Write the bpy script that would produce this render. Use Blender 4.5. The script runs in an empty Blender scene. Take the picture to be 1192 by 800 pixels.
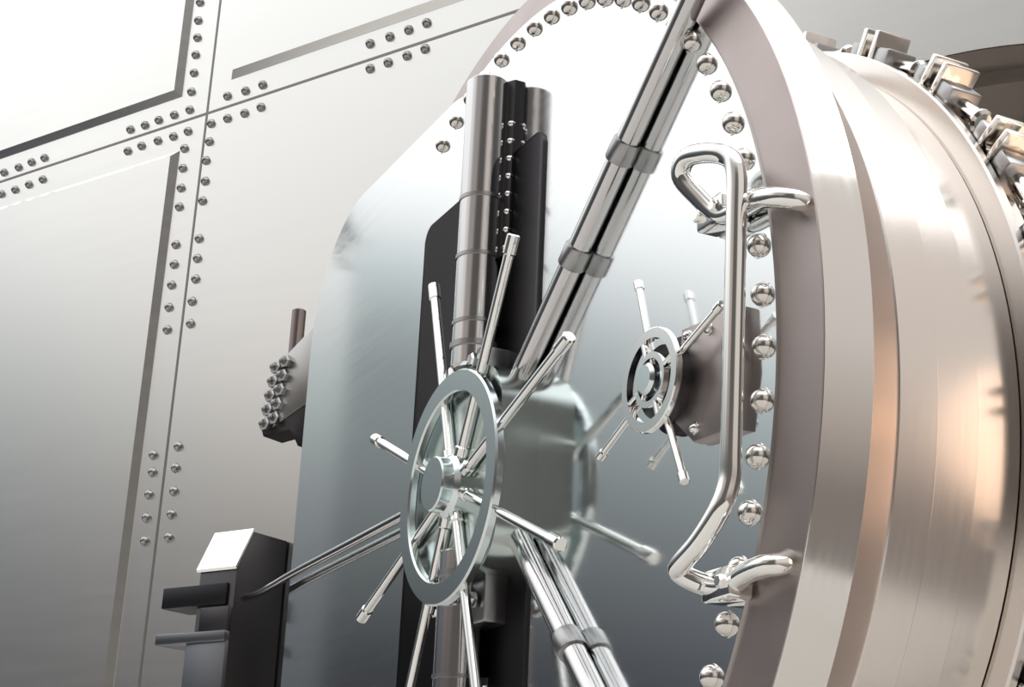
import bpy, bmesh, math, random
from mathutils import Vector, Matrix
random.seed(4)
C = bpy.context.scene.collection
PI = math.pi
# ------------------------------------------------------------------ camera and the two frames of the place
FPX, PITCH, ROLL, EYE = 1800.0, 0.3353, 0.0440, 0.62
TH, WTH = 1.1338, 0.6188
cam_pos = Vector((0, 0, EYE))
cf = Vector((0, math.cos(PITCH), math.sin(PITCH)))
cu = Vector((0, -math.sin(PITCH), math.cos(PITCH)))
cx = Vector((1, 0, 0))
cr = cx * math.cos(ROLL) + cu * math.sin(ROLL)
cup = cu * math.cos(ROLL) - cx * math.sin(ROLL)
cam = bpy.data.objects.new('camera', bpy.data.cameras.new('camera'))
C.objects.link(cam)
cam.matrix_world = Matrix(((cr.x, cup.x, -cf.x, 0), (cr.y, cup.y, -cf.y, 0), (cr.z, cup.z, -cf.z, EYE), (0, 0, 0, 1)))
cam.data.sensor_width = 36.0
cam.data.lens = FPX * 36.0 / 1192.0
cam.data.clip_start = 0.02
bpy.context.scene.camera = cam

def frame(yaw, origin):
    x = Vector((math.cos(yaw), -math.sin(yaw), 0)); y = Vector((0, 0, 1)); z = Vector((-math.sin(yaw), -math.cos(yaw), 0))
    return Matrix(((x.x, y.x, z.x, origin.x), (x.y, y.y, z.y, origin.y), (x.z, y.z, z.z, origin.z), (0, 0, 0, 1)))

DOOR = frame(TH, Vector((-0.0289, 3.0797, 0.8112 + EYE)))     # x along the leaf, y up, z out of the face
anchor = DOOR @ Vector((-1.40, 0, -0.35))
WALL = frame(WTH, anchor)

def on(M, px, py, h=0.0):
    """local (x, y) of the point of plane z = h in frame M that lies on the sight line of a photo pixel"""
    d = cr * ((px - 596) / FPX) + cup * ((400 - py) / FPX) + cf
    Mi = M.inverted(); o = Mi @ cam_pos; dl = Mi.to_3x3() @ d
    t = (h - o.z) / dl.z
    p = o + dl * t
    return Vector((p.x, p.y, h))
def dpt(px, py, h=0.0): return on(DOOR, px, py, h)
def wpt(px, py, h=0.0): return on(WALL, px, py, h)

# ------------------------------------------------------------------ materials
def mat(name, base, rough, metal=1.0, noise=0.0, scale=(8, 8, 8), bump=0.0, cvar=0.0):
    m = bpy.data.materials.new(name); m.use_nodes = True
    nt = m.node_tree; b = nt.nodes['Principled BSDF']
    b.inputs['Base Color'].default_value = (*base, 1); b.inputs['Metallic'].default_value = metal
    b.inputs['Roughness'].default_value = rough
    if noise or bump or cvar:
        tc = nt.nodes.new('ShaderNodeTexCoord'); mp = nt.nodes.new('ShaderNodeMapping')
        mp.inputs['Scale'].default_value = scale
        nz = nt.nodes.new('ShaderNodeTexNoise'); nz.inputs['Detail'].default_value = 5; nz.inputs['Scale'].default_value = 1.0
        nt.links.new(tc.outputs['Object'], mp.inputs['Vector']); nt.links.new(mp.outputs['Vector'], nz.inputs['Vector'])
        if noise:
            mr = nt.nodes.new('ShaderNodeMapRange'); mr.inputs['From Min'].default_value = .25; mr.inputs['From Max'].default_value = .75
            mr.inputs['To Min'].default_value = max(0.02, rough - noise); mr.inputs['To Max'].default_value = rough + noise
            nt.links.new(nz.outputs['Fac'], mr.inputs['Value']); nt.links.new(mr.outputs['Result'], b.inputs['Roughness'])
        if cvar:
            mx = nt.nodes.new('ShaderNodeMix'); mx.data_type = 'RGBA'
            mx.inputs[6].default_value = (*[c * (1 - cvar) for c in base], 1); mx.inputs[7].default_value = (*[min(1, c * (1 + cvar)) for c in base], 1)
            nt.links.new(nz.outputs['Fac'], mx.inputs[0]); nt.links.new(mx.outputs[2], b.inputs['Base Color'])
        if bump:
            bp = nt.nodes.new('ShaderNodeBump'); bp.inputs['Strength'].default_value = bump; bp.inputs['Distance'].default_value = .004
            nt.links.new(nz.outputs['Fac'], bp.inputs['Height']); nt.links.new(bp.outputs['Normal'], b.inputs['Normal'])
    return m
M_FACE = mat('polished_door_steel', (.86, .885, .89), .10, noise=.03, scale=(3, 60, 3))
M_WALL = mat('satin_wall_steel', (.86, .86, .845), .24, noise=.02, scale=(2, 30, 2))
M_BAND = mat('dark_bevel_steel', (.43, .375, .36), .40, noise=.04)
M_RING = mat('turned_ring_steel', (.80, .79, .77), .13, noise=.03, scale=(5, 5, 70))
M_GROOVE = mat('dark_groove_steel', (.70, .61, .57), .42)
M_PLUG = mat('turned_plug_steel', (.82, .77, .73), .215, noise=.02, scale=(5, 5, 90))
M_CHROME = mat('chrome', (.92, .92, .90), .07)
M_RIM = mat('wheel_steel', (.80, .86, .87), .16)
M_ROD = mat('gunmetal_rod', (.66, .65, .65), .12)
def dull(m, v):
    m.node_tree.nodes['Principled BSDF'].inputs['Specular Tint'].default_value = (v, v, v, 1); return m
M_GREY = mat('grey_steel', (.42, .42, .42), .30)
M_DRUM = mat('drum_steel', (.66, .73, .71), .22)
M_DARK = dull(mat('dark_steel', (.085, .082, .086), .32), .40)
M_BOX = dull(mat('drive_box_steel', (.115, .112, .12), .38), .35)
M_ARM = mat('hinge_steel', (.50, .50, .49), .30)
M_PIN = mat('hinge_pin_steel', (.34, .29, .28), .30)
M_FOOT = mat('foot_steel', (.22, .23, .25), .34)
M_BLACK = mat('black_steel', (.05, .05, .055), .4)
M_JAMB = mat('jamb_steel', (.46, .44, .425), .42, noise=.05)
M_FLOOR = mat('floor_stone', (.56, .54, .51), .45, metal=0.0, cvar=.12, scale=(3, 3, 3))
M_SEAM = mat('seam_shadow_gap', (.30, .29, .28), .5)
M_CLAMP = mat('clamp_steel', (.78, .75, .71), .14)
M_BULB = bpy.data.materials.new('warm_lamp_glass'); M_BULB.use_nodes = True
_b = M_BULB.node_tree.nodes['Principled BSDF']
_b.inputs['Emission Color'].default_value = (1, .62, .34, 1); _b.inputs['Emission Strength'].default_value = 9
_b.inputs['Base Color'].default_value = (1, .8, .6, 1)

# ------------------------------------------------------------------ mesh helpers
def finish(bm, name, m, parent=None, smooth=True, ang=32):
    bmesh.ops.recalc_face_normals(bm, faces=bm.faces)
    for f in bm.faces: f.smooth = smooth
    for e in bm.edges:
        if len(e.link_faces) == 2 and e.calc_face_angle(0) > math.radians(ang): e.smooth = False
    me = bpy.data.meshes.new(name); bm.to_mesh(me); bm.free()
    me.materials.append(m)
    o = bpy.data.objects.new(name, me); C.objects.link(o)
    if parent is not None: o.parent = parent
    return o
def lathe(bm, prof, seg=48, M=None, arc=None, close=False):
    """revolve (r, z) points round z; ends on r = 0 are closed by a fan"""
    M = M or Matrix.Identity(4)
    full = arc is None
    n = seg if full else seg + 1
    rings = []
    for r, z in prof:
        if r < 1e-7: rings.append([bm.verts.new(M @ Vector((0, 0, z)))]); continue
        row = []
        for i in range(n):
            a = 2 * PI * i / seg if full else arc[0] + (arc[1] - arc[0]) * i / seg
            row.append(bm.verts.new(M @ Vector((r * math.cos(a), r * math.sin(a), z))))
        rings.append(row)
    pairs = list(zip(rings[:-1], rings[1:]))
    if close: pairs.append((rings[-1], rings[0]))
    for A, B in pairs:
        for i in range(n if full else n - 1):
            j = (i + 1) % n
            if len(A) == 1 and len(B) == 1: continue
            if len(A) == 1: bm.faces.new((A[0], B[i], B[j]))
            elif len(B) == 1: bm.faces.new((A[i], B[0], A[j]))
            else: bm.faces.new((A[i], B[i], B[j], A[j]))
    if not full and close:
        bm.faces.new([r[0] for r in rings]); bm.faces.new([r[-1] for r in reversed(rings)])
def axis_matrix(a, b):
    a = Vector(a); b = Vector(b); d = (b - a)
    return Matrix.Translation(a) @ d.to_track_quat('Z', 'Y').to_matrix().to_4x4(), d.length
def rod(bm, a, b, r, seg=20, bev=None, r2=None):
    M, L = axis_matrix(a, b); e = bev if bev is not None else r * .25; r2 = r2 or r
    lathe(bm, [(0, 0), (r - e, 0), (r, e), (r2, L - e), (r2 - e, L), (0, L)], seg, M)
def tube(bm, pts, r, seg=16, sub=6):
    P = [Vector(p) for p in pts]
    Q = []
    for i in range(len(P) - 1):
        p0 = P[max(i - 1, 0)]; p1 = P[i]; p2 = P[i + 1]; p3 = P[min(i + 2, len(P) - 1)]
        for k in range(sub):
            t = k / sub
            Q.append(.5 * ((2 * p1) + (p2 - p0) * t + (2 * p0 - 5 * p1 + 4 * p2 - p3) * t * t + (-p0 + 3 * p1 - 3 * p2 + p3) * t ** 3))
    Q.append(P[-1])
    rows = []; ref = None
    for i, q in enumerate(Q):
        d = (Q[min(i + 1, len(Q) - 1)] - Q[max(i - 1, 0)]).normalized()
        if ref is None: ref = d.orthogonal().normalized()
        ref = (ref - d * ref.dot(d)).normalized(); w = d.cross(ref)
        rows.append([bm.verts.new(q + ref * (r * math.cos(2 * PI * k / seg)) + w * (r * math.sin(2 * PI * k / seg))) for k in range(seg)])
    for A, B in zip(rows[:-1], rows[1:]):
        for k in range(seg): bm.faces.new((A[k], A[(k + 1) % seg], B[(k + 1) % seg], B[k]))
    bm.faces.new(rows[0]); bm.faces.new(rows[-1])
def box(bm, lo, hi, M=None, bev=0.0):
    M = M or Matrix.Identity(4)
    t = bmesh.new()
    v = [t.verts.new((x, y, z)) for x in (lo[0], hi[0]) for y in (lo[1], hi[1]) for z in (lo[2], hi[2])]
    for f in ((0, 1, 3, 2), (4, 6, 7, 5), (0, 4, 5, 1), (2, 3, 7, 6), (0, 2, 6, 4), (1, 5, 7, 3)): t.faces.new([v[i] for i in f])
    if bev: bmesh.ops.bevel(t, geom=t.edges[:], offset=bev, segments=2, affect='EDGES', profile=.5)
    merge(bm, t, M)
def merge(bm, t, M=None):
    mp = {v: bm.verts.new((M @ v.co) if M else v.co) for v in t.verts}
    for f in t.faces: bm.faces.new([mp[v] for v in f.verts])
    t.free()
def prism(bm, poly, z0, z1, bev=0.0, M=None):
    """extrude a polygon of (x, y) from z0 to z1"""
    t = bmesh.new()
    a = [t.verts.new((x, y, z0)) for x, y in poly]; b = [t.verts.new((x, y, z1)) for x, y in poly]
    t.faces.new(a[::-1]); top = t.faces.new(b)
    for i in range(len(poly)):
        j = (i + 1) % len(poly); t.faces.new((a[i], a[j], b[j], b[i]))
    if bev: bmesh.ops.bevel(t, geom=list(top.edges), offset=bev, segments=2, affect='EDGES', profile=.5)
    merge(bm, t, M)
def rrect(x0, y0, x1, y1, r, seg=10, corners=(1, 1, 1, 1)):
    out = []
    for (cx_, cy_, a0, on_) in ((x1, y1, 0, corners[0]), (x0, y1, 90, corners[1]), (x0, y0, 180, corners[2]), (x1, y0, 270, corners[3])):
        if not on_: out.append((cx_, cy_)); continue
        ox = cx_ - r if a0 in (0, 270) else cx_ + r; oy = cy_ - r if a0 in (0, 90) else cy_ + r
        for k in range(seg + 1):
            a = math.radians(a0 + 90 * k / seg); out.append((ox + r * math.cos(a), oy + r * math.sin(a)))
    return out
def thing(name, label, cat, M):
    o = bpy.data.objects.new(name, None); C.objects.link(o); o.empty_display_size = .1
    o.matrix_world = M; o['label'] = label; o['category'] = cat
    return o
def copy_of(o, parent, M):
    c = o.copy(); C.objects.link(c); c.parent = parent; c.matrix_local = M
    return c
def dome(bm, r, h, collar=1.0, seg=16):
    prof = [(r * collar, -.004), (r * collar, .002)]
    for k in range(0, 6):
        a = PI / 2 * k / 5; prof.append((r * math.cos(a), .002 + h * math.sin(a)))
    prof[-1] = (0, .002 + h)
    lathe(bm, prof, seg)

# ================================================================== the vault door
door = thing('vault_door', 'huge round polished steel vault door standing ajar, with spoked handwheel and stepped plug', 'vault door', DOOR)

# face: polished disc whose far side runs out into a squared plate that carries it to the hinges
outline = [(math.cos(math.radians(a)), math.sin(math.radians(a))) for a in [-105 + 210 * k / 150 for k in range(151)]]
outline += [(-.322, .985)] + [(x, y) for x, y in rrect(-1.315, -.985, .2, .985, .37, 16, (0, 1, 1, 0))[1:-1]] + [(-.322, -.985)]
bm = bmesh.new(); prism(bm, outline, -.05, 0, .004)
finish(bm, 'face_plate', M_FACE, door)
# dark bevelled band round the face
bm = bmesh.new(); lathe(bm, [(.999, -.0045), (1.086, -.021), (1.086, -.028), (.998, -.028)], 160, close=True)
finish(bm, 'bevel_band', M_BAND, door)
# rim ring
bm = bmesh.new(); lathe(bm, [(.998, -.0215), (1.084, -.0215), (1.087, -.0245), (1.087, -.112), (1.083, -.116), (.90, -.116), (.90, -.06), (.998, -.06)], 160, close=True)
finish(bm, 'rim_ring', M_RING, door)
bm = bmesh.new(); lathe(bm, [(.90, -.116), (1.066, -.116), (1.058, -.122), (1.010, -.214), (.999, -.228), (.90, -.228)], 160, close=True)
finish(bm, 'groove_ring', M_GROOVE, door)
# stepped plug
steps = [(1.0, -.228, -.31), (.978, -.31, -.41), (.948, -.41, -.525)]
prof = [(.80, -.228)]
for r, a, b in steps: prof += [(r - .004, a), (r, a - .004), (r, b + .004), (r - .004, b)]
prof += [(.86, -.525), (.86, -.56), (.70, -.56), (.68, -.50), (.0, -.50), (0, -.228)]
bm = bmesh.new(); lathe(bm, prof, 160)
finish(bm, 'stepped_plug', M_PLUG, door)
# face rivets
bm = bmesh.new(); dome(bm, .0185, .017, 1.12, 18)
rv = finish(bm, 'rivet', M_CLAMP, door)
for k in range(-22, 23):
    a = math.radians(3.2 + 5 * k); Mx = Matrix.Translation((.968 * math.cos(a), .968 * math.sin(a), 0))
    if k == -22: rv.matrix_local = Mx
    else: copy_of(rv, door, Mx)

# dark backing plate behind the bolt work
bm = bmesh.new(); prism(bm, rrect(-.445, -.93, .19, .685, .035, 5), -.002, .006, .002)
finish(bm, 'backing_plate', M_DARK, door)

# locking rods above and below the gear drum
def locking_rod(sgn):
    bm = bmesh.new(); y0, y1 = .19 * sgn, .865 * sgn
    rod(bm, (0, y0, .055), (0, y1, .055), .047, 40, .006)
    o = finish(bm, 'locking_rod', M_ROD, door)
    for y, hgt, rr in ((.575, .008, .0495), (.44, .008, .0495), (.29, .008, .0495), (.24, .012, .051)):
        bm = bmesh.new(); lathe(bm, [(.045, -hgt / 2), (rr, -hgt / 2), (rr, hgt / 2), (.045, hgt / 2)], 40,
                                Matrix.Translation((0, y * sgn, .055)) @ Matrix.Rotation(-PI / 2, 4, 'X'), close=True)
        finish(bm, 'collar', M_GREY, o)
    # saddle with bolt row that seats the rod on the face
    bm = bmesh.new(); t = [(-.05, .0), (.052, .0), (.052, .012), (.03, .026), (-.03, .026), (-.05, .012)]
    prism(bm, t, min(.44 * sgn, .86 * sgn), max(.44 * sgn, .86 * sgn), 0, Matrix(((1, 0, 0, 0), (0, 0, 1, 0), (0, 1, 0, 0), (0, 0, 0, 1))))
    sd = finish(bm, 'rod_saddle', M_DARK, o)
    bm = bmesh.new(); dome(bm, .008, .008, 1.2, 12)
    s0 = finish(bm, 'bolt', M_CHROME, sd)
    for k in range(8):
        Mx = Matrix.Translation((.043, (.46 + .042 * k) * sgn, .012))
        if k == 0: s0.matrix_local = Mx
        else: copy_of(s0, sd, Mx)
    return o
locking_rod(1); locking_rod(-1)

# diagonal struts towards the right
def strut(deg, r0, r1, collars):
    d = Vector((math.cos(math.radians(deg)), math.sin(math.radians(deg)), 0))
    bm = bmesh.new(); rod(bm, d * r0 + Vector((0, 0, .0235)), d * r1 + Vector((0, 0, .0235)), .0225, 28, .004)
    o = finish(bm, 'diagonal_strut', M_ROD, door)
    for c in collars:
        bm = bmesh.new(); M_, L = axis_matrix(d * (c - .022) + Vector((0, 0, .0235)), d * (c + .022) + Vector((0, 0, .0235)))
        lathe(bm, [(.021, 0), (.0265, 0), (.0275, .002), (.0275, L - .002), (.0265, L), (.021, L)], 28, M_, close=True)
        finish(bm, 'collar', M_GREY, o)
    return o
strut(39.5, .16, 1.10, (.50, .73)); strut(-45.5, .16, .955, (.585, .80))

# gear drum, pedestal and shaft
bm = bmesh.new(); prism(bm, rrect(-.205, -.255, .205, .165, .10, 12), -.001, .080, .010)
drum = finish(bm, 'gear_drum', M_DRUM, door)
for (x0, y0, x1, y1, h) in ((-.075, .14, .075, .225, .068), (-.11, -.345, .11, -.24, .055)):
    bm = bmesh.new(); box(bm, (x0, y0, 0), (x1, y1, h), bev=.008)
    finish(bm, 'rod_guide', M_GREY, drum)
for k, (x, y) in enumerate(((.05, .195), (-.05, .195), (.08, -.30), (-.08, -.30))):
    bm = bmesh.new(); lathe(bm, [(.0, .0), (.016, 0), (.016, .014), (.012, .018), (0, .018)], 6, Matrix.Translation((x, y, .068 if y > 0 else .062)))
    finish(bm, 'guide_bolt', M_CHROME, drum)

# big hand wheel with eight through-spokes
WC = Vector((.0152, -.0667, .100))
bm = bmesh.new(); lathe(bm, [(.193, -.007), (.196, -.010), (.236, -.010), (.2395, -.007), (.2395, .006), (.236, .010), (.196, .010), (.193, .006)], 96, Matrix.Translation(WC), close=True)
wheel = finish(bm, 'hand_wheel', M_RIM, door)
bm = bmesh.new(); lathe(bm, [(0, -.03), (.062, -.03), (.066, -.026), (.066, .004), (.060, .010), (.056, .014), (.056, .036), (.053, .039), (0, .039)], 40, Matrix.Translation(WC))
hub = finish(bm, 'wheel_hub', M_RIM, wheel)
bm = bmesh.new(); 
Ms = Matrix.Identity(4)
rod(bm, (.05, 0, 0), (.512, 0, 0), .0105, 20, .002)
rod(bm, (.478, 0, 0), (.521, 0, 0), .0135, 20, .003)
rod(bm, (.058, 0, 0), (.085, 0, 0), .0145, 20, .003)
sp = finish(bm, 'wheel_spoke', M_CHROME, wheel)
for k, deg in enumerate((19.5, 63, 109, 156, 203, 247, 291, 337.5)):
    Mx = Matrix.Translation(WC + Vector((0, 0, -.008))) @ Matrix.Rotation(math.radians(deg), 4, 'Z')
    if k == 0: sp.matrix_local = Mx
    else: copy_of(sp, wheel, Mx)
bm = bmesh.new(); rod(bm, (WC.x, WC.y, .078), (WC.x, WC.y, .10), .045, 32, .003)
finish(bm, 'wheel_shaft', M_GREY, wheel)

F = .21
BAR = [dpt(319, 681, .03), dpt(300, 691, .03), dpt(284, 696, .03)]
# link bar from the drum to the hinge-side drive box
bm = bmesh.new()
tube(bm, [(-.19, -.035, .030), dpt(470, 600, .03), dpt(400, 637, .03), dpt(343, 667, .03)] + BAR, .011, 16)
finish(bm, 'link_bar', M_ROD, door)

# combination dial wheel on the right
SC = Vector((.737, -.032, .06))
bm = bmesh.new(); lathe(bm, [(0, 0), (.082, 0), (.082, .012), (.066, .018), (.062, .046), (0, .046)], 48, Matrix.Translation((SC.x, SC.y, 0)))
dial = finish(bm, 'dial_housing', M_DARK, door)
bm = bmesh.new()
lathe(bm, [(.070, -.006), (.086, -.006), (.088, -.003), (.088, .004), (.086, .006), (.070, .006)], 64, Matrix.Translation(SC), close=True)
lathe(bm, [(.036, -.005), (.047, -.005), (.047, .005), (.036, .005)], 48, Matrix.Translation(SC), close=True)
for k in range(4):
    a = math.radians(20 + 90 * k); c = Vector((math.cos(a), math.sin(a), 0)); s = Vector((-c.y, c.x, 0))
    rod(bm, SC + c * .042, SC + c * .076, .006, 10, .001)
finish(bm, 'dial_wheel', M_CHROME, dial)
bm = bmesh.new(); lathe(bm, [(0, -.02), (.027, -.02), (.027, .010), (.022, .016), (0, .016)], 32, Matrix.Translation(SC))
finish(bm, 'dial_knob', M_RIM, dial)
bm = bmesh.new(); rod(bm, (.020, 0, 0), (.205, 0, 0), .0062, 14, .0015); rod(bm, (.188, 0, 0), (.207, 0, 0), .0085, 14, .002)
s0 = finish(bm, 'dial_spoke', M_CHROME, dial)
for k, deg in enumerate((20.5, 108.5, 205, 295)):
    Mx = Matrix.Translation(SC + Vector((0, 0, -.010))) @ Matrix.Rotation(math.radians(deg), 4, 'Z')
    if k == 0: s0.matrix_local = Mx
    else: copy_of(s0, dial, Mx)
# gear box plate carrying the dial
bm = bmesh.new(); prism(bm, [(.765, .055), (.93, .045), (.935, -.06), (.915, -.15), (.80, -.145), (.745, -.10)], -.002, .022, .006)
gb = finish(bm, 'dial_gearbox', M_BAND, door)
for k, (x, y) in enumerate(((.79, .035), (.91, .025), (.90, -.13), (.81, -.125), (.85, .03))):
    bm = bmesh.new(); dome(bm, .009, .010, 1.2, 12)
    finish(bm, 'bolt', M_CHROME, gb).matrix_local = Matrix.Translation((x, y, .021))

# pull handle that wraps over the bevel
H = [dpt(946, 241, -.05), dpt(930, 234, -.005), dpt(905, 230, .020), dpt(884, 232, .026), dpt(862, 243, .026), dpt(838, 250, .030), dpt(812, 228, .05), dpt(793, 205, .07), dpt(800, 184, .075), dpt(824, 178, .07),
     dpt(848, 183, .055), dpt(857, 202, .05), dpt(857, 260, .05), dpt(854, 400, .05), dpt(851, 520, .05), dpt(849, 560, .05),
     dpt(838, 592, .06), dpt(815, 630, .07), dpt(794, 655, .075), dpt(790, 665, .07), dpt(803, 674, .055), dpt(826, 682, .035), dpt(848, 682, .026), dpt(868, 668, .026), dpt(890, 659, .022), dpt(910, 656, .0), dpt(930, 646, -.05)]
bm = bmesh.new(); tube(bm, H, .0165, 20, 6)
ph = finish(bm, 'pull_handle', M_CHROME, door)
for px, py in ((838, 250), (846, 682)):
    p = dpt(px, py, .02)
    bm = bmesh.new(); box(bm, (-.038, -.024, -.021), (.038, .024, .022), Matrix.Translation(p), .006)
    cl = finish(bm, 'handle_clamp', M_CHROME, ph)
    for sx in (-.024, .024):
        bm = bmesh.new(); lathe(bm, [(0, 0), (.011, 0), (.011, .009), (.008, .012), (0, .012)], 6, Matrix.Translation(p + Vector((sx, 0, .021))))
        finish(bm, 'clamp_bolt', M_CHROME, cl)

# locking clamps on the ring round the back of the plug
bm = bmesh.new(); lathe(bm, [(.86, -.527), (.992, -.527), (.996, -.531), (.996, -.546), (.992, -.550), (.955, -.550), (.955, -.62), (.86, -.62)], 160, close=True)
back = finish(bm, 'clamp_ring', M_PLUG, door)
bm = bmesh.new()         # jaw: two bright cheeks with a bridge
for q in (-1, 1): box(bm, (.956, q * .021 - .008, -.635), (1.056, q * .021 + .008, -.552), bev=.004)
box(bm, (.956, -.018, -.62), (.990, .018, -.57), bev=.003)
jaw = finish(bm, 'clamp_jaw', M_CLAMP, back)
bm = bmesh.new(); box(bm, (.956, -.075, -.63), (1.024, -.029, -.556), bev=.006); box(bm, (.956, .029, -.63), (1.024, .060, -.556), bev=.006)
blk = finish(bm, 'clamp_block', M_GREY, back)
bm = bmesh.new(); rod(bm, (.992, -.07, -.595), (.992, -.150, -.595), .018, 16); rod(bm, (.992, -.135, -.595), (.992, -.152, -.595), .024, 16)
blt = finish(bm, 'clamp_bolt', M_CLAMP, back)
for n_, deg in enumerate((57, 43, 29, 14.5, 0, -15, -30, 72, 87)):
    Mx = Matrix.Rotation(math.radians(deg), 4, 'Z')
    for o in (jaw, blk, blt):
        if n_ == 0: o.matrix_local = Mx
        else: copy_of(o, back, Mx)

# ================================================================== hinges between leaf and wall
# upper hinge: arm, pin, knuckle bolts
hg = thing('hinge', 'upper steel hinge arm with vertical pin and knotted bolt row left of the door', 'hinge', WALL)
def wp(px, py, h): p = wpt(px, py, h); return (p.x, p.y)
bm = bmesh.new()
prism(bm, [wp(372, 372, .24), wp(331, 415, .24), wp(316, 498, .24), wp(356, 470, .24), wp(372, 440, .24)], .17, .24, .006)
finish(bm, 'hinge_arm', M_ARM, hg)
pp = wpt(343, 420, .11); pt = wpt(344, 362, .11)
bm = bmesh.new(); rod(bm, (pp.x, pp.y - .10, .11), (pp.x, pt.y, .11), .0225, 28, .004)
finish(bm, 'hinge_pin', M_PIN, hg)
bm = bmesh.new()
prism(bm, [wp(331, 415, .24), wp(316, 498, .24), wp(322, 494, .24), wp(337, 412, .24)], .008, .19, .004)
finish(bm, 'hinge_bracket', M_GREY, hg)
bm = bmesh.new(); lathe(bm, [(.0, -.01), (.019, -.01), (.021, -.006), (.021, .008), (.016, .012), (.011, .012), (.010, .022), (0, .025)], 6)
kb = finish(bm, 'knuckle_bolt', M_GREY, hg)
n_ = 0
for k in range(5):
    for q in (0, 1):
        px = 322 - 3.2 * k + 11 * q; py = 428 + 16.5 * k - 7 * q
        p = wpt(px, py, .245)
        if n_ == 0: kb.matrix_local = Matrix.Translation(p)
        else: copy_of(kb, hg, Matrix.Translation(p))
        n_ += 1
bm = bmesh.new()
prism(bm, [wp(*q, .235) for q in ((358, 470), (356, 514), (346, 519), (338, 499), (306, 508), (304, 500), (322, 492))], .15, .235, .003)
finish(bm, 'hinge_gusset', M_DARK, hg)

# lower drive box on the wall
bx = thing('drive_box', 'dark steel drive box with bright chamfered top at the lower left of the door', 'hinge box', WALL)
e0 = wpt(276, 661, F); e1 = wpt(290, 619, F - .05); fl = wpt(235, 656, F); bot = wpt(277, 830, F)
XR = e0.x; XL = fl.x; vt = e1.y; vc = e0.y; vb = bot.y - .10
Msw = Matrix(((0, 0, 1, 0), (0, 1, 0, 0), (1, 0, 0, 0), (0, 0, 0, 1)))     # polygon (z, y) extruded along x
bm = bmesh.new()
prism(bm, [(.005, vb), (.005, vt), (F - .052, vt), (F, vc), (F, vb)], XL, XR, .003, Msw)
finish(bm, 'box_body', M_BOX, bx)
bm = bmesh.new()
q = [(F - .055, vt + .003), (F - .052, vt + .009), (F + .008, vc + .004), (F + .004, vc - .004)]
prism(bm, q, XL - .012, XR + .002, 0, Msw)
finish(bm, 'chamfer_cover', M_CHROME, bx)
def slab(name, m, tl, br, h0, h1, ext=0):
    a = wpt(tl[0], tl[1], h1); b = wpt(br[0], br[1], h1); b.x = min(b.x, XR - .004)
    bm = bmesh.new(); box(bm, (min(a.x, b.x), min(a.y, b.y), h0), (max(a.x, b.x), max(a.y, b.y), h1), bev=.004)
    return finish(bm, name, m, bx)
slab('latch_plate', M_BLACK, (190, 685), (262, 703), .10, F + .010)
slab('lower_block', M_BOX, (233, 708), (279, 734), .10, F + .014)
slab('foot_ledge', M_FOOT, (181, 739), (263, 746), .08, F + .02)
slab('foot_column', M_FOOT, (216, 748), (274, 900), .06, F + .012)

# ================================================================== the setting
def struct(o): o['kind'] = 'structure'; return o
AC, RO = 1.66, 1.25          # opening centre along the wall and its radius
bm = bmesh.new()
N = 160
inner = []; outer = []
x0, x1, y0, y1 = -2.42, 4.4, -1.43, 3.0
for k in range(N):
    a = 2 * PI * k / N + 1e-4; c, s = math.cos(a), math.sin(a)
    inner.append(bm.verts.new((AC + RO * c, RO * s, 0)))
    t = min(((x1 - AC) / c if c > 0 else (x0 - AC) / c) if abs(c) > 1e-9 else 1e9, (y1 / s if s > 0 else y0 / s) if abs(s) > 1e-9 else 1e9)
    outer.append(bm.verts.new((AC + t * c, t * s, 0)))
for k in range(N):
    j = (k + 1) % N; bm.faces.new((inner[k], outer[k], outer[j], inner[j]))
g = bmesh.ops.extrude_face_region(bm, geom=bm.faces[:])
bmesh.ops.translate(bm, vec=(0, 0, -.10), verts=[e for e in g['geom'] if isinstance(e, bmesh.types.BMVert)])
wall = finish(bm, 'wall_back', M_WALL, None); wall.matrix_world = WALL; struct(wall)
# raised riveted panels (parts of the wall)
def panel(p, name='wall_panel'):
    bm = bmesh.new(); prism(bm, p, -.01, .030, 0)
    bm2 = bm
    top = [f for f in bm2.faces if all(abs(v.co.z - .030) < 1e-6 for v in f.verts)]
    bmesh.ops.inset_region(bm2, faces=top, thickness=.0001)
    for f in top:
        c = f.calc_center_median()
    o = finish(bm2, name, M_WALL, wall, ang=20)
    return o
def bevel_panel(xa, ya, xb, yb, w=.024, h=.022):
    bm = bmesh.new()
    A = [bm.verts.new(v) for v in ((xa, ya, -.005), (xb, ya, -.005), (xb, yb, -.005), (xa, yb, -.005))]
    B = [bm.verts.new(v) for v in ((xa, ya, .001), (xb, ya, .001), (xb, yb, .001), (xa, yb, .001))]
    D = [bm.verts.new(v) for v in ((xa + w, ya + w, h), (xb - w, ya + w, h), (xb - w, yb - w, h), (xa + w, yb - w, h))]
    bm.faces.new(A[::-1]); bm.faces.new(D)
    for P, Q in ((A, B), (B, D)):
        for i in range(4): bm.faces.new((P[i], P[(i + 1) % 4], Q[(i + 1) % 4], Q[i]))
    return finish(bm, 'wall_panel', M_WALL, wall, ang=15)
pv = wpt(201, 190); pb = wpt(140, 795)
xr = (pv.x + pb.x) / 2
b1 = wpt(0, 186); b2 = wpt(200, 116); yb = (b1.y + b2.y) / 2
ytop = wpt(196, 180).y
bevel_panel(-2.38, -1.40, xr, ytop)                      # lower left panel
bevel_panel(-2.38, yb, wpt(213, 105).x, 2.9)              # upper left panel
bl = wpt(270, 88)
bevel_panel(bl.x, yb, 4.2, 2.9)                          # upper right panel
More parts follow.
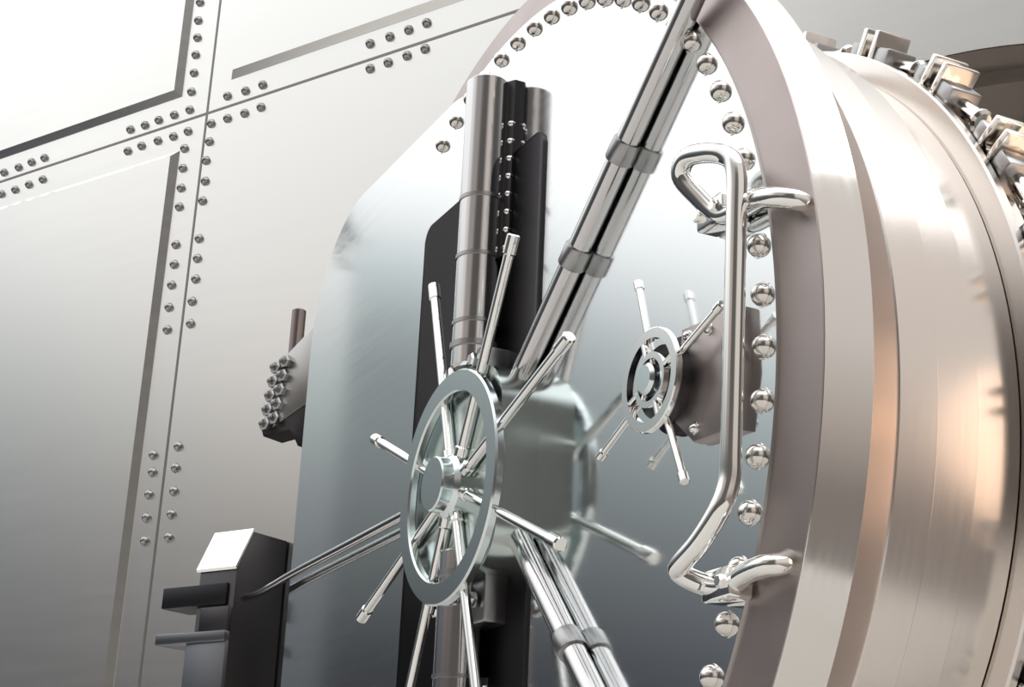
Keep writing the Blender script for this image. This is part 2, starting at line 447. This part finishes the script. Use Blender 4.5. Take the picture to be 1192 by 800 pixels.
# seams
sv = (wpt(230, 180).x + wpt(170, 780).x) / 2
sh = (wpt(0, 210).y + wpt(230, 138).y) / 2
def seam(xa, ya, xb, yb):
    bm = bmesh.new(); box(bm, (xa, ya, -.004), (xb, yb, .0012))
    return finish(bm, 'panel_seam', M_SEAM, wall)
seam(sv - .005, -1.42, sv + .005, 2.95); seam(-2.41, sh - .005, sv - .005, sh + .005); seam(sv + .005, sh - .005, 2.2, sh + .005)
# bolts read off their places on the wall
WB = [(233, 3), (231, 24), (230, 44), (228, 64), (226, 85), (223, 107), (221, 128), (219, 153), (215, 173), (213, 196), (211, 219), (209, 241), (205, 285), (203, 308), (200, 332), (197, 358), (195, 384),
      (179, 530), (178, 550), (174, 576), (171, 603), (169, 630), (246, 144), (244, 165), (240, 187), (239, 211), (236, 234), (232, 278), (230, 301), (228, 325), (224, 351), (222, 377),
      (208, 520), (205, 545), (203, 572), (200, 599), (197, 626), (5, 201), (22, 195), (37, 189), (52, 184), (152, 151), (169, 146), (185, 140), (203, 134), (2, 226), (18, 221), (34, 215), (50, 209),
      (149, 176), (165, 170), (184, 164), (202, 159), (265, 138), (285, 132), (304, 125), (265, 112), (286, 106), (306, 99),
      (431, 51), (454, 43), (476, 35), (497, 27), (431, 80), (452, 73), (474, 65), (495, 57)]
bm = bmesh.new(); dome(bm, .0155, .016, 1.15, 14)
b0 = finish(bm, 'bolt', M_GREY, wall)
for k, (px, py) in enumerate(WB):
    p = wpt(px, py); Mx = Matrix.Translation((p.x, p.y, 0))
    if k == 0: b0.matrix_local = Mx
    else: copy_of(b0, wall, Mx)

# jamb: stepped steel tunnel behind the opening
bm = bmesh.new()
lathe(bm, [(RO - .001, -.004), (RO - .001, -.13), (1.21, -.13), (1.21, -.42), (1.15, -.42), (1.15, -.80), (1.09, -.80), (1.09, -1.1), (1.6, -1.1), (1.6, -.101)], 160, Matrix.Translation((AC, 0, 0)))
jamb = finish(bm, 'trim_1', M_JAMB, None); jamb.matrix_world = WALL; struct(jamb)
bm = bmesh.new(); box(bm, (-1.2, -1.43, -3.1), (4.3, 2.4, -3.0))
o = finish(bm, 'wall_vault', M_JAMB, None); o.matrix_world = WALL; struct(o)
for nm, xa, xb in (('wall_left', -1.3, -1.2), ('wall_right', 4.3, 4.4)):
    bm = bmesh.new(); box(bm, (xa, -1.43, -3.1), (xb, 2.4, -.10))
    o = finish(bm, nm, M_JAMB, None); o.matrix_world = WALL; struct(o)
bm = bmesh.new(); box(bm, (-1.3, 2.4, -3.1), (4.4, 2.5, -.10))
o = finish(bm, 'ceiling', M_JAMB, None); o.matrix_world = WALL; struct(o)
bm = bmesh.new(); box(bm, (-6, -3, -.05), (3.0, 7, 0))
o = finish(bm, 'floor', M_FLOOR, None); struct(o)

# added globe lamp, out of frame, giving the plug its warm flare-like glow
LP = DOOR @ Vector((1.37, -.02, -1.16))
lm = thing('added_lamp', 'added globe lamp on a dark pole, out of view, for the warm glow on the door plug', 'lamp', Matrix.Translation((LP.x, LP.y, 0)))
zl = LP.z
bm = bmesh.new(); lathe(bm, [(0, 0), (.03, .004), (.05, .02), (.055, .04), (.045, .065), (.02, .08), (0, .082)], 24, Matrix.Translation((0, 0, zl)))
finish(bm, 'lamp_glass', M_BULB, lm)
bm = bmesh.new(); lathe(bm, [(0, -.05), (.06, -.05), (.066, -.045), (.066, 0), (.06, .006), (0, .006)], 24, Matrix.Translation((0, 0, zl)))
finish(bm, 'lamp_holder', M_DARK, lm)
bm = bmesh.new(); rod(bm, (0, 0, .015), (0, 0, zl - .048), .014, 16, .001)
finish(bm, 'pole', M_DARK, lm)
bm = bmesh.new(); lathe(bm, [(0, 0.001), (.14, .001), (.145, .006), (.14, .016), (.03, .024), (0, .024)], 32)
finish(bm, 'base', M_DARK, lm)

# ------------------------------------------------------------------ light
A = bpy.data.lights.new('vault_fill_light', 'AREA'); A.energy = 130; A.size = 1.2; A.color = (1, .93, .85)  # added fill to lift the dark jamb, with no fixture behind it
ao = bpy.data.objects.new('vault_fill_light', A); C.objects.link(ao); ao.matrix_world = WALL @ Matrix.Translation((1.75, 2.3, -1.9)) @ Matrix.Rotation(-PI / 2, 4, 'X')
L = bpy.data.lights.new('added_lamp_light', 'POINT'); L.energy = 8; L.color = (1, .68, .46); L.shadow_soft_size = .42  # soft light of the added lamp, warming the plug side
lo = bpy.data.objects.new('added_lamp_light', L); C.objects.link(lo); lo.location = LP + Vector((0, 0, .0))

w = bpy.data.worlds.new('hall_light'); bpy.context.scene.world = w; w.use_nodes = True
nt = w.node_tree; nt.nodes.clear()
out = nt.nodes.new('ShaderNodeOutputWorld'); bg = nt.nodes.new('ShaderNodeBackground')
tc = nt.nodes.new('ShaderNodeTexCoord'); sx = nt.nodes.new('ShaderNodeSeparateXYZ')
nt.links.new(tc.outputs['Generated'], sx.inputs[0])
zz = nt.nodes.new('ShaderNodeMath'); zz.operation = 'MULTIPLY_ADD'; zz.inputs[1].default_value = .5; zz.inputs[2].default_value = .5
nt.links.new(sx.outputs['Z'], zz.inputs[0])
def ramp(stops):
    """colour by height: stops are (sine of the elevation, colour)"""
    r = nt.nodes.new('ShaderNodeValToRGB'); el = r.color_ramp.elements
    while len(el) > 1: el.remove(el[-1])
    for i, (p, c) in enumerate(stops):
        e = el[0] if i == 0 else el.new(p * .5 + .5)
        e.position = p * .5 + .5; e.color = (*c, 1)
    nt.links.new(zz.outputs[0], r.inputs[0]); return r.outputs[0]
def g(v, tint=(1, 1, 1)): return tuple(v * t for t in tint)
COOL = (.91, 1.0, 1.01); BLUE = (.92, .97, 1.08); WARM = (1.06, .98, .92); WARM2 = (1.10, .96, .87)
face = ramp([(0, g(.04, BLUE)), (.08, g(.045, BLUE)), (.13, g(.062, BLUE)), (.20, g(.155, COOL)), (.26, g(.245, COOL)), (.31, g(.30, COOL)), (.34, g(.42, COOL)), (.37, g(.66, COOL)), (.41, g(1.05)), (.47, g(1.4)), (.7, g(1.6)), (1, g(1.4))])
side = ramp([(0, g(.08, BLUE)), (.08, g(.10, BLUE)), (.12, g(.125, BLUE)), (.18, g(.20, BLUE)), (.25, g(.38, COOL)), (.30, g(.61, COOL)), (.35, g(.95)), (.40, g(1.2)), (.47, g(1.4)), (.7, g(1.7)), (1, g(1.4))])
sidew = ramp([(0, g(.09, WARM)), (.08, g(.11, WARM)), (.14, g(.17, WARM)), (.20, g(.28, WARM)), (.25, g(.48, WARM)), (.29, g(.78, WARM)), (.34, g(.88, (1.03, 1, .96))), (.42, g(.93, (1.02, 1, .97))), (.47, g(1.0)), (.7, g(1.5)), (1, g(1.4))])
right = ramp([(-1, g(.25, WARM)), (-.30, g(.22, WARM2)), (-.15, g(.22, WARM2)), (.03, g(.42, WARM2)), (.28, g(.64, WARM)), (.52, g(.70, WARM)), (.69, g(.70, WARM)), (.71, g(3.0)), (1, g(3.0))])
rear = ramp([(0, g(.08, WARM)), (.15, g(.16, WARM)), (.25, g(.32, WARM2)), (.30, g(.42, WARM2)), (.40, g(.40, WARM)), (.55, g(.42)), (.66, g(.8)), (.8, g(1.5)), (1, g(1.5))])
dark = ramp([(0, g(.10, WARM)), (.15, g(.12, WARM)), (.3, g(.11, WARM)), (.50, g(.13, WARM)), (.7, g(.5)), (.8, g(1.3)), (1, g(1.5))])
def mixf(a, b, src, lo_, hi_):
    mr = nt.nodes.new('ShaderNodeMapRange'); mr.interpolation_type = 'SMOOTHSTEP'
    mr.inputs['From Min'].default_value = lo_; mr.inputs['From Max'].default_value = hi_
    nt.links.new(src, mr.inputs['Value'])
    mx = nt.nodes.new('ShaderNodeMix'); mx.data_type = 'RGBA'
    nt.links.new(mr.outputs['Result'], mx.inputs[0]); nt.links.new(a, mx.inputs[6]); nt.links.new(b, mx.inputs[7])
    return mx.outputs[2]
c0 = mixf(rear, sidew, sx.outputs['Y'], -.55, -.22)
c0 = mixf(dark, c0, sx.outputs['Y'], -.86, -.70)
c0 = mixf(c0, side, sx.outputs['Y'], -.14, -.01)
c1 = mixf(c0, face, sx.outputs['Y'], .38, .68)
c2 = mixf(c1, right, sx.outputs['X'], .0, .30)
nt.links.new(c2, bg.inputs['Color']); bg.inputs['Strength'].default_value = 1.0
nt.links.new(bg.outputs[0], out.inputs[0])

vs = bpy.context.scene.view_settings
vs.view_transform = 'Standard'; vs.look = 'None'; vs.gamma = 1.0; vs.use_curve_mapping = False; vs.exposure = 0.0
